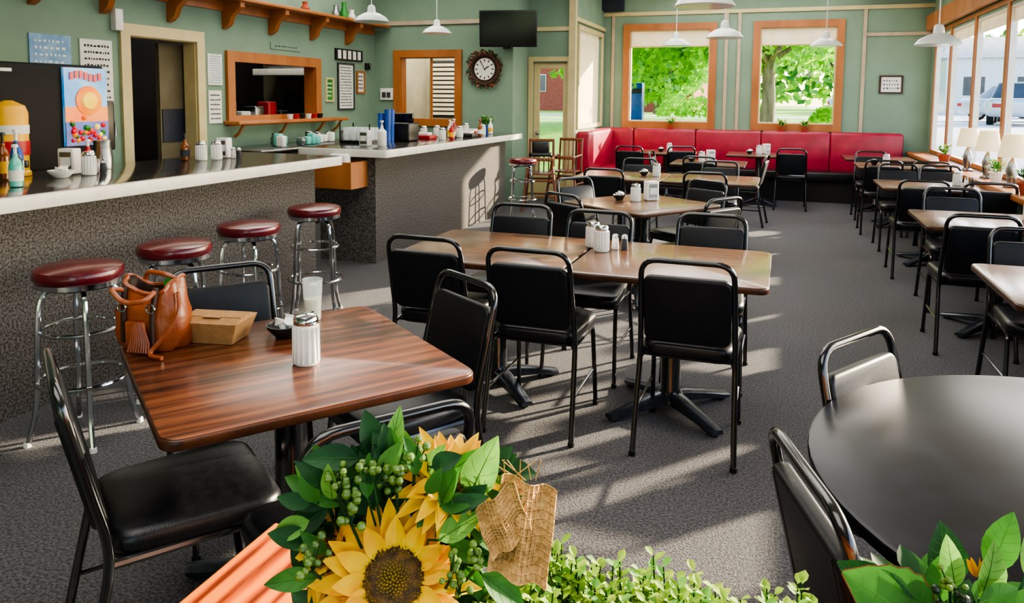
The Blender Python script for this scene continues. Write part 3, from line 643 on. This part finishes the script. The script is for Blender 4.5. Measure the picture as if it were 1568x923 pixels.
# ------------------------------------------------------------------ sill lamps & flowers
def tlamp(x,y):
    mb=MB(); mb.lathe([(.06,0),(.065,.012),(.03,.03),(.04,.1),(.05,.16),(.02,.24),(.008,.27),(.008,.33)],'steel',n=20)
    mb.lathe([(.118,.27),(.08,.47),(.077,.47),(.115,.27)],'lamp_shade',n=28); mb.obj('table_lamp',(x,y,.791))
for y in (9.45,8.6,7.75,6.6): tlamp(1.94,y)
potted('flower_pot',(1.92,10.6,.791),cols=('leaf_mid','leaf_light'),fl=('flower_red','petal'),pot='terracotta',n=60,fr=.11)
potted('flower_pot',(1.92,8.18,.791),pr=.06,cols=('leaf_mid','leaf_light'),fl=('flower_red','petal'),pot='white_plastic',n=80,fr=.1)
potted('potted_plant',(1.92,7.2,.791),cols=('leaf_dark','leaf_light'),n=100,pot='terracotta',fr=.11)
for i,x in enumerate((-1.75,.0,.35)):
    potted('flower_pot',(x,12.77,1.061),pr=.05,ph=.07,fr=.1,cols=('leaf_mid','leaf_light'),fl=('flower_red','petal') if i<1 else ('petal','flower_red'),pot='terracotta',n=60)

# ------------------------------------------------------------------ foreground planter
mb=MB(); mb.box(-.50,1.3,.36,.64,0,.95,'orange_wood'); mb.rbox(-.40,1.35,.30,.36,.95,1.05,'ledge_wood_x',rc=.006,re=.005)
mb.rbox(-.40,1.35,.63,.69,.95,1.05,'ledge_wood_x',rc=.006,re=.005); mb.rbox(-.535,-.40,.30,.69,.95,1.05,'ledge_wood',rc=.004,re=.004)
mb.rbox(1.2,1.35,.36,.63,.95,1.05,'ledge_wood',rc=.004,re=.004)
mb.box(-.40,1.2,.36,.63,.95,1.02,'dark_base'); mb.rbox(-.52,-.3,.692,.76,1.03,1.05,'navy',rc=.01,re=.004)
mb.obj('planter_divider')
yaw=math.radians(19.7)
R=Vector((math.cos(yaw),math.sin(yaw),0)); F=Vector((-math.sin(yaw),math.cos(yaw),0)); U=Vector((0,0,1))
view=(-F*.75+U*.65).normalized()
def frame(c,nrm,spin=0):
    nrm=nrm.normalized(); x=nrm.cross(U).normalized(); y=nrm.cross(x)
    M=Matrix((x,y,nrm)).transposed().to_4x4(); M.translation=c
    return M@Matrix.Rotation(spin,4,'Z')
def sunflower(mb,c,nrm,r=.058,disk=.025):
    M=frame(c,nrm)
    for lay,(n,rr_,up,ph) in enumerate(((16,1.0,.12,0),(15,.88,.35,.2),(12,.72,.6,.1))):
        for i in range(n):
            a=2*math.pi*i/n+ph+random.uniform(-.1,.1); d=Vector((math.cos(a),math.sin(a),up+random.uniform(-.2,.15)))
            b=M@Vector((disk*.8*math.cos(a),disk*.8*math.sin(a),-.003+.002*lay)); dd=M.to_3x3()@d; nn=M.to_3x3()@Vector((0,0,1))
            mb.leaf(b,dd,nn,(r*rr_-disk*.6)*random.uniform(.85,1.15),.0165*r/.058,'petal',curl=random.uniform(-.1,.4),fold=.5,seg=6,shape=.75)
    mb.lathe([(disk,-.003),(disk*.98,.004),(disk*.7,.009),(disk*.4,.0085),(.0001,.006)],'seed',n=28,M=M)
    for i in range(320):
        q=math.sqrt(i/320); a=i*2.39996; p=M@Vector((disk*q*math.cos(a),disk*q*math.sin(a),.0075*(1-q*q*.7)+.001))
        e=M.to_3x3()@Vector((math.cos(a)*.3,math.sin(a)*.3,1)); mb.tube([p,p+e*.0032],[.0011,.0002],'seed2' if q<.5 or random.random()<.45 else 'seed',n=4)
    for i in range(9):
        a=i*.7; mb.leaf(M@Vector((.01*math.cos(a),.01*math.sin(a),-.006)),M.to_3x3()@Vector((math.cos(a),math.sin(a),-.1)),M.to_3x3()@Vector((0,0,1)),r*.7,.018,'leaf_mid',seg=4)
    mb.tube([c-nrm*.004,c-nrm*.03-U*.02,Vector((c.x*.6+A0.x*.4,c.y+.02,1.02))],.0025,'leaf_dark',n=6)
def berries(mb,c,n,rad,mat,root,br=.0045):
    for i in range(n):
        p=c+Vector((random.gauss(0,rad*.45),random.gauss(0,rad*.45),random.gauss(0,rad*.55)))
        mb.ball(p,br*random.uniform(.75,1.15),mat,8); mb.tube([p,c-U*rad*1.0],.0007,'leaf_dark',n=4)
    mb.tube([c-U*rad*1.0,c.lerp(root,.5)-U*.01+F*.01,root],.0014,'leaf_dark',n=5)
A0=Vector((-.285,.51,1.15))
ROOT=Vector((-.30,.56,1.04))
def at(dx,dz,df=0): return A0+R*dx+U*dz+F*df
mb=MB()
sunflower(mb,at(0.004,.0,0),view,.061,.025)
sunflower(mb,at(.046,.066,.035),(R*.25-F*.6+U*.75),.046,.014)
sunflower(mb,at(-.058,.0,.04),(-R*.6-F*.45+U*.5),.044,.014)
LV=[(-.008,.078,.03,.014,.055,.046,.018,'leaf_light'),(.062,.055,.03,.02,.05,.052,.03,'leaf_light'),(.064,.035,.015,.05,-.015,.046,.026,'leaf_mid'),
(-.03,.088,.03,-.05,.012,.04,.022,'leaf_dark'),(.04,.035,.0,.03,.02,.035,.02,'leaf_light'),(.048,.04,.01,-.01,.05,.035,.015,'leaf_light'),
(.075,.01,-.005,.04,-.03,.04,.022,'leaf_mid'),(.08,.04,.01,.03,.03,.035,.02,'leaf_mid'),(.02,.08,.02,-.005,.05,.03,.015,'leaf_mid')]
for i in range(95):
    a=random.uniform(0,math.pi*2); q=random.uniform(.35,1)**.5; ex,ez=.076,.062
    cx=q*math.cos(a)*ex; cz=.028+q*math.sin(a)*ez
    if math.hypot(cx,cz)<.052: continue
    LV.append((cx,cz,.025+random.uniform(-.02,.03),math.cos(a)+random.uniform(-.8,.8),math.sin(a)*.8+random.uniform(-.4,.9),random.uniform(.022,.036),random.uniform(.012,.019),random.choice(['leaf_mid','leaf_mid','leaf_dark','leaf_light','leaf_dark'])))
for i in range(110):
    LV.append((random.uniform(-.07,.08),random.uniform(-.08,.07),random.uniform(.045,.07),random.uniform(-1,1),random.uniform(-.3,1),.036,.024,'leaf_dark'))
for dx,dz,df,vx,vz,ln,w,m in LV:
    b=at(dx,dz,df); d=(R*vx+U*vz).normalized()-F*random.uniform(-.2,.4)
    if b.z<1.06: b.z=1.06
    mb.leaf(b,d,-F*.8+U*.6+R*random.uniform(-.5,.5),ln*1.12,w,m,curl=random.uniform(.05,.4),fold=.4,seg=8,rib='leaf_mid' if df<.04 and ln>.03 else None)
    if df<.045: mb.tube([b,b-d.normalized()*.012+F*.012,b.lerp(ROOT,.5)+F*.015,ROOT],.0011,'leaf_dark',n=4)
for dx,dz,df in ((-.014,.088,.01),(.004,.08,.015),(-.03,.06,.0),(-.06,.025,-.008),(.018,.096,.02),(-.042,.078,.01)): berries(mb,at(dx,dz,df),12,.012,'berry',ROOT,.0036)
for dx,dz in ((.05,.02),(.058,.01),(.07,.03)): berries(mb,at(dx,dz,-.014),8,.010,'berry',ROOT,.0032)
for ox,oz,w,h,ro in ((.108,.044,.046,.054,-.2),(.092,.052,.035,.03,.5)):
    vs=[];fs=[]
    for i in range(13):
        for j in range(13):
            a=(i/12-.5)*w; b=(j/12-.5)*h; x=a*math.cos(ro)-b*math.sin(ro); z=a*math.sin(ro)+b*math.cos(ro)
            vs.append(at(ox+x,oz+z,.0+.9*z+.005*math.sin(i*.8)+.003*math.sin(j*.7)))
    for i in range(12):
        for j in range(12): k=i*13+j; fs.append((k,k+1,k+14,k+13))
    mb.add(vs,fs,'burlap')
    for i in range(13): mb.tube([vs[i*13+j]-F*.0006 for j in range(13)],.0007,'burlap',n=4); mb.tube([vs[j*13+i]-F*.0006 for j in range(13)],.0007,'burlap',n=4)
for i in range(10): mb.tube([at(.1+random.uniform(-.02,.02),.065,.04),at(.1+random.uniform(-.03,.03),.083,.04)],.0005,'burlap',n=4)
mb.obj('sunflower_arrangement')
mb=MB()
for i in range(620):
    x=random.uniform(-.225,.035); y=random.uniform(.47,.635); h=.085+.024*random.random()**1.5+.008*math.sin(x*60)+(y-.55)*.08
    b=Vector((x,y,1.02)); t=b+Vector((random.uniform(-.012,.012),random.uniform(-.012,.012),h)); mb.tube([b,t],.0008,'leaf_dark',n=3)
    for k in range(14):
        q=.45+.55*k/13; p=b.lerp(t,q); a=k*2.4+i; d=Vector((math.cos(a),math.sin(a),.3+.5*q))
        mb.leaf(p,d,Vector((-math.cos(a)*.5,-math.sin(a)*.5,1)),.0115*random.uniform(.7,1.2),.0082,random.choice(['leaf_box','leaf_box','leaf_light','leaf_box','leaf_box']),curl=.1,fold=.3,seg=3,shape=1.1)
mb.obj('boxwood_greenery')
mb=MB(); B0=Vector((.133,.643,1.16)); RB=Vector((.15,.6,1.03))
def bt(dx,dz,df=0): return B0+R*dx+U*dz+F*df
for dx,dz,df,vx,vz,ln,w,m,e in [(-.01,-.035,-.01,-.055,.045,.078,.062,'leaf_mid','leaf_edge'),(-.02,-.05,-.02,-.04,-.01,.06,.04,'leaf_light',None),(.01,.0,.0,-.01,.05,.038,.018,'leaf_light',None),(.03,-.01,.0,.02,.05,.045,.026,'leaf_light',None),
    (.04,-.02,-.01,.05,.02,.045,.03,'leaf_mid',None),(.0,-.02,.01,.01,.05,.04,.022,'leaf_mid',None),(.05,.0,.02,.02,.06,.05,.026,'leaf_mid',None),(.02,-.04,-.02,.05,-.005,.05,.034,'leaf_light','leaf_edge'),(-.03,-.03,.02,-.03,.03,.05,.035,'leaf_dark',None),(.02,-.02,.03,.0,.04,.05,.035,'leaf_dark',None),(.06,-.04,0,.04,.03,.055,.04,'leaf_light','leaf_edge'),(.0,-.06,-.02,-.0,-.01,.05,.045,'leaf_mid',None),(.065,.01,.0,.01,.05,.04,.02,'leaf_light',None),(.022,-.005,-.012,.05,.02,.034,.018,'leaf_mid',None),(-.018,-.01,-.0,-.03,.04,.034,.018,'leaf_dark',None)]:
    b=bt(dx,dz,df); d=R*vx+U*vz; mb.leaf(b,d,-F*.8+U*.5+R*random.uniform(-.5,.5),ln,w,m,curl=.25,fold=.35,seg=14,edge=e,serr=.07 if e else .03,rib='leaf_light' if m!='leaf_light' else 'leaf_mid')
    mb.tube([b,b.lerp(RB,.5)+F*.01,RB],.0014,'leaf_dark',n=5)
berries(mb,bt(-.002,-.005,-.02),24,.013,'berry_dark',RB,.0035); berries(mb,bt(.0,.012,-.01),10,.008,'berry',RB,.003)
for k in range(5): mb.leaf(bt(.03,.004,.006),R*math.cos(k)*.5+U*1.0,-F+R*math.sin(k),.016,.006,'petal',seg=4)
for i in range(90):
    a=i*2.4; mb.leaf(bt(.015+.05*math.cos(a),-.06+.04*random.random(),.03*math.sin(a)+.01),Vector((math.cos(a),math.sin(a),.8)),(0,0,1),.03,.018,random.choice(['leaf_dark','leaf_mid']),seg=4)
mb.obj('leafy_arrangement')

# ------------------------------------------------------------------ exterior
ys=[13.06,15,17,20,28,120]; zs=[-.1,.2,.7,.8,.8,.8]
def strip(name,x0,x1,mat):
    mb=MB(); vs=[]
    for y,z in zip(ys,zs): vs+=[(x0,y,z),(x1,y,z)]
    mb.add(vs,[(2*i,2*i+1,2*i+3,2*i+2) for i in range(5)],mat); mb.obj(name)
strip('lawn',-80,2.9,'lawn'); strip('parking_area',2.9,80,'asphalt')
mb=MB(); mb.box(-60,2.9,33,36,.8,.82,'road'); mb.box(-60,2.9,26.5,27.3,.8,.82,'road'); mb.obj('street')
mb=MB(); mb.add([(2.2,-30,-.12),(80,-30,-.12),(80,13.05,-.12),(2.2,13.05,-.12)],[(0,1,2,3)],'asphalt'); mb.add([(-60,11.07,-.12),(-3.1,11.07,-.12),(-3.1,13.05,-.12),(-60,13.05,-.12)],[(0,1,2,3)],'lawn'); mb.add([(-60,-40,-.13),(60,-40,-.13),(60,-2.8,-.13),(-60,-2.8,-.13)],[(0,1,2,3)],'asphalt'); mb.obj('parking_lot')
def quad(mb,p,ls,mat='leaf_tree'):
    a=Vector((random.gauss(0,1),random.gauss(0,1),random.gauss(0,1))).normalized()*ls; b=a.orthogonal().normalized()*ls*.6
    mb.add([p-a,p-b,p+a,p+b],[(0,1,2,3)],mat)
def tree(x,y,z,tr,th,cr,n,ls,low=0):
    mb=MB(); mb.tube([(0,0,0),(.05,0,th*.4),(0,.05,th),(.1,0,th+cr*.5)],[tr*1.25,tr,tr*.85,tr*.4],'bark',n=12)
    for i in range(6):
        a=i*1.05; mb.tube([(0,0,th*.85),(math.cos(a)*cr*.35,math.sin(a)*cr*.35,th+cr*.1),(math.cos(a)*cr*.75,math.sin(a)*cr*.75,th+cr*.35)],[tr*.45,tr*.3,tr*.1],'bark',n=6)
    cl=[(Vector((random.uniform(-1,1),random.uniform(-1,1),random.uniform(-.45,.8)))*cr*.75) for _ in range(34)]
    for i in range(n):
        c=random.choice(cl); d=Vector((random.gauss(0,1),random.gauss(0,1),random.gauss(0,.8))).normalized()*cr*.33*random.random()**.4
        quad(mb,c+d+Vector((0,0,th+cr*.45-low)),ls,'leaf_tree' if random.random()<.8 else 'leaf_light')
    mb.obj('tree',(x,y,z))
tree(-5.4,21,.8,.2,1.9,2.9,7000,.14,.3); tree(-.35,18.5,.8,.15,1.9,2.1,5500,.12,.2); tree(-1.55,24.5,.8,.16,2.0,2.6,6500,.15,.3); tree(2.1,30,.8,.18,2.1,2.6,4500,.18); tree(-6.2,40,.8,.2,1.4,2.6,5000,.2,.6)
mb=MB()
for i in range(9000):
    x=random.uniform(-45,45); k=math.sin(x*.4)+math.sin(x*.17+1); quad(mb,Vector((x+random.gauss(0,.3),74+random.uniform(-2.5,2.5),1.4+random.random()**.8*(6.0+1.6*k))),.55,random.choice(['leaf_tree','leaf_mid','leaf_light']))
mb.obj('tree_line')
mb=MB()
for k,(x,y,r) in enumerate(((-3.0,29,.8),(-2.1,29.3,.7),(1.2,22,.5),(2.0,22.4,.45),(-.9,29,.6),(-4.0,30,.7))):
    for i in range(450):
        d=Vector((random.gauss(0,1),random.gauss(0,1),abs(random.gauss(0,1)))).normalized()*r*random.uniform(.75,1)
        quad(mb,Vector((x,y,.92))+d,.09)
mb.obj('shrubs')
mb=MB(); mb.box(-16,-5.0,46,56,.8,4.0,'brick'); mb.loft([[(-16.5,45.5,4.0),(-4.5,45.5,4.0),(-4.5,56.5,4.0),(-16.5,56.5,4.0)],[(-15,50.5,6.0),(-6,50.5,6.0),(-6,51.5,6.0),(-15,51.5,6.0)]],'dark_base')
for i in range(4): mb.box(-15+i*2.3,-14.2+i*2.3,45.95,46,2.0,3.1,'white_edge'); mb.box(-14.95+i*2.3,-14.25+i*2.3,45.9,45.96,2.05,3.05,'car_glass')
mb.obj('brick_building')
mb=MB(); mb.box(10,26,56,64,.8,4.4,'enamel'); mb.loft([[(9.5,55.5,4.4),(26.5,55.5,4.4),(26.5,64.5,4.4),(9.5,64.5,4.4)],[(11,59.5,6),(25,59.5,6),(25,60.5,6),(11,60.5,6)]],'road')
for i in range(5): mb.box(11+i*3,12.2+i*3,55.95,56,2.0,3.2,'car_glass')
mb.obj('house')
mb=MB(); mb.rbox(-.22,.22,-.22,.22,0,1.3,'blue_pl',rc=.05,re=.05); mb.rbox(-.2,.2,-.23,-.22,.95,1.1,'black_plastic',rc=.01,re=.004); mb.obj('mailbox',(-4.6,25.2,.8))
def carmesh(col):
    mb=MB(); mb.rbox(-2.2,2.2,-.88,.88,.28,.88,col,rc=.35,re=.14,nc=5); mb.loft([rr(-1.55,1.35,-.8,.8,.2,.86,4),rr(-1.0,.75,-.62,.62,.2,1.38,4)],'car_glass'); mb.rbox(-1.02,.78,-.63,.63,1.36,1.42,col,rc=.2,re=.03)
    for x in (-1.35,1.35):
        for y in (-.86,.66):
            M=Matrix.Translation((x,y,.33))@Matrix.Rotation(-math.pi/2,4,'X'); mb.lathe([(.32,0),(.33,.03),(.33,.17),(.32,.2)],'tire',n=20,M=M); mb.lathe([(.2,-.005),(.2,.205)],'steel',n=16,M=M)
    mb.box(-2.21,-2.17,-.7,-.45,.58,.7,'red_pl');mb.box(-2.21,-2.17,.45,.7,.58,.7,'red_pl');mb.box(2.17,2.21,-.7,-.45,.58,.7,'white_plastic');mb.box(2.17,2.21,.45,.7,.58,.7,'white_plastic')
    return mb.mesh('car')
c1=carmesh('car_silver');c2=carmesh('car_blue')
for m,x,y,z,a in ((c1,4.6,46,.8,0),(c1,9.0,35,.8,20),(c2,12.0,43,.8,10),(c1,7.6,30,.8,75),(c2,12.5,9,-.12,40)): put(m,'car',(x,y,z+.01),math.radians(a))

# ------------------------------------------------------------------ lights
w=bpy.data.worlds.new('sky_world'); sc.world=w; w.use_nodes=True
nt=w.node_tree; sky=nt.nodes.new('ShaderNodeTexSky'); sky.sky_type='NISHITA'; sky.sun_disc=False; sky.sun_elevation=math.radians(24); sky.sun_rotation=math.radians(41); sky.air_density=1; sky.dust_density=1.5
nt.links.new(sky.outputs[0],nt.nodes['Background'].inputs[0]); nt.nodes['Background'].inputs[1].default_value=1.0
def light(name,kind,loc,rot,en,col=(1,1,1),**k):
    d=bpy.data.lights.new(name,kind); d.energy=en; d.color=col
    for a,b in k.items(): setattr(d,a,b)
    o=bpy.data.objects.new(name,d); o.location=loc; o.rotation_euler=rot; COL.objects.link(o); return o
Sv=Vector((.65,.75,.285)).normalized()
light('sun','SUN',(6,16,8),Sv.to_track_quat('Z','Y').to_euler(),26,(1,.84,.62),angle=math.radians(1.0))
for i,(x,y) in enumerate(((-1.2,.2),(-1.6,4.0),(-1.6,8.0),(-.5,11.2))):
    light('ceiling_fill','AREA',(x,y,CH-.03),(0,0,0),(85,90,115,110)[i],(1,.97,.92),shape='RECTANGLE',size=3.0,size_y=2.4)  # unseen fill panels added to raise the room's overall brightness
light('ceiling_fill','AREA',(-4.8,7.5,CH-.03),(0,0,0),85,(1,.95,.86),shape='RECTANGLE',size=1.6,size_y=4)  # same added fill, over the bar side
light('side_room_fill','AREA',(-5.2,11.3,3.3),(0,0,0),70,(1,.92,.78),shape='RECTANGLE',size=1,size_y=1)  # unseen fill added to make the side room look sunlit
light('kitchen_fill','AREA',(-7.0,8.8,3.3),(0,0,0),35,(1,.95,.88),shape='RECTANGLE',size=.6,size_y=1)  # unseen fill added so the kitchen gear shows through the opening
# ------------------------------------------------------------------ camera
cd=bpy.data.cameras.new('camera'); cam=bpy.data.objects.new('camera',cd); COL.objects.link(cam)
cd.sensor_width=36; cd.lens=36*1150/1568; cd.shift_y=-.134; cd.clip_start=.02; cd.clip_end=300
cam.matrix_world=Matrix.Translation((0,0,1.54))@Matrix.Rotation(yaw,4,'Z')@Matrix.Rotation(math.radians(85),4,'X')@Matrix.Rotation(math.radians(.5),4,'Z')
sc.camera=cam
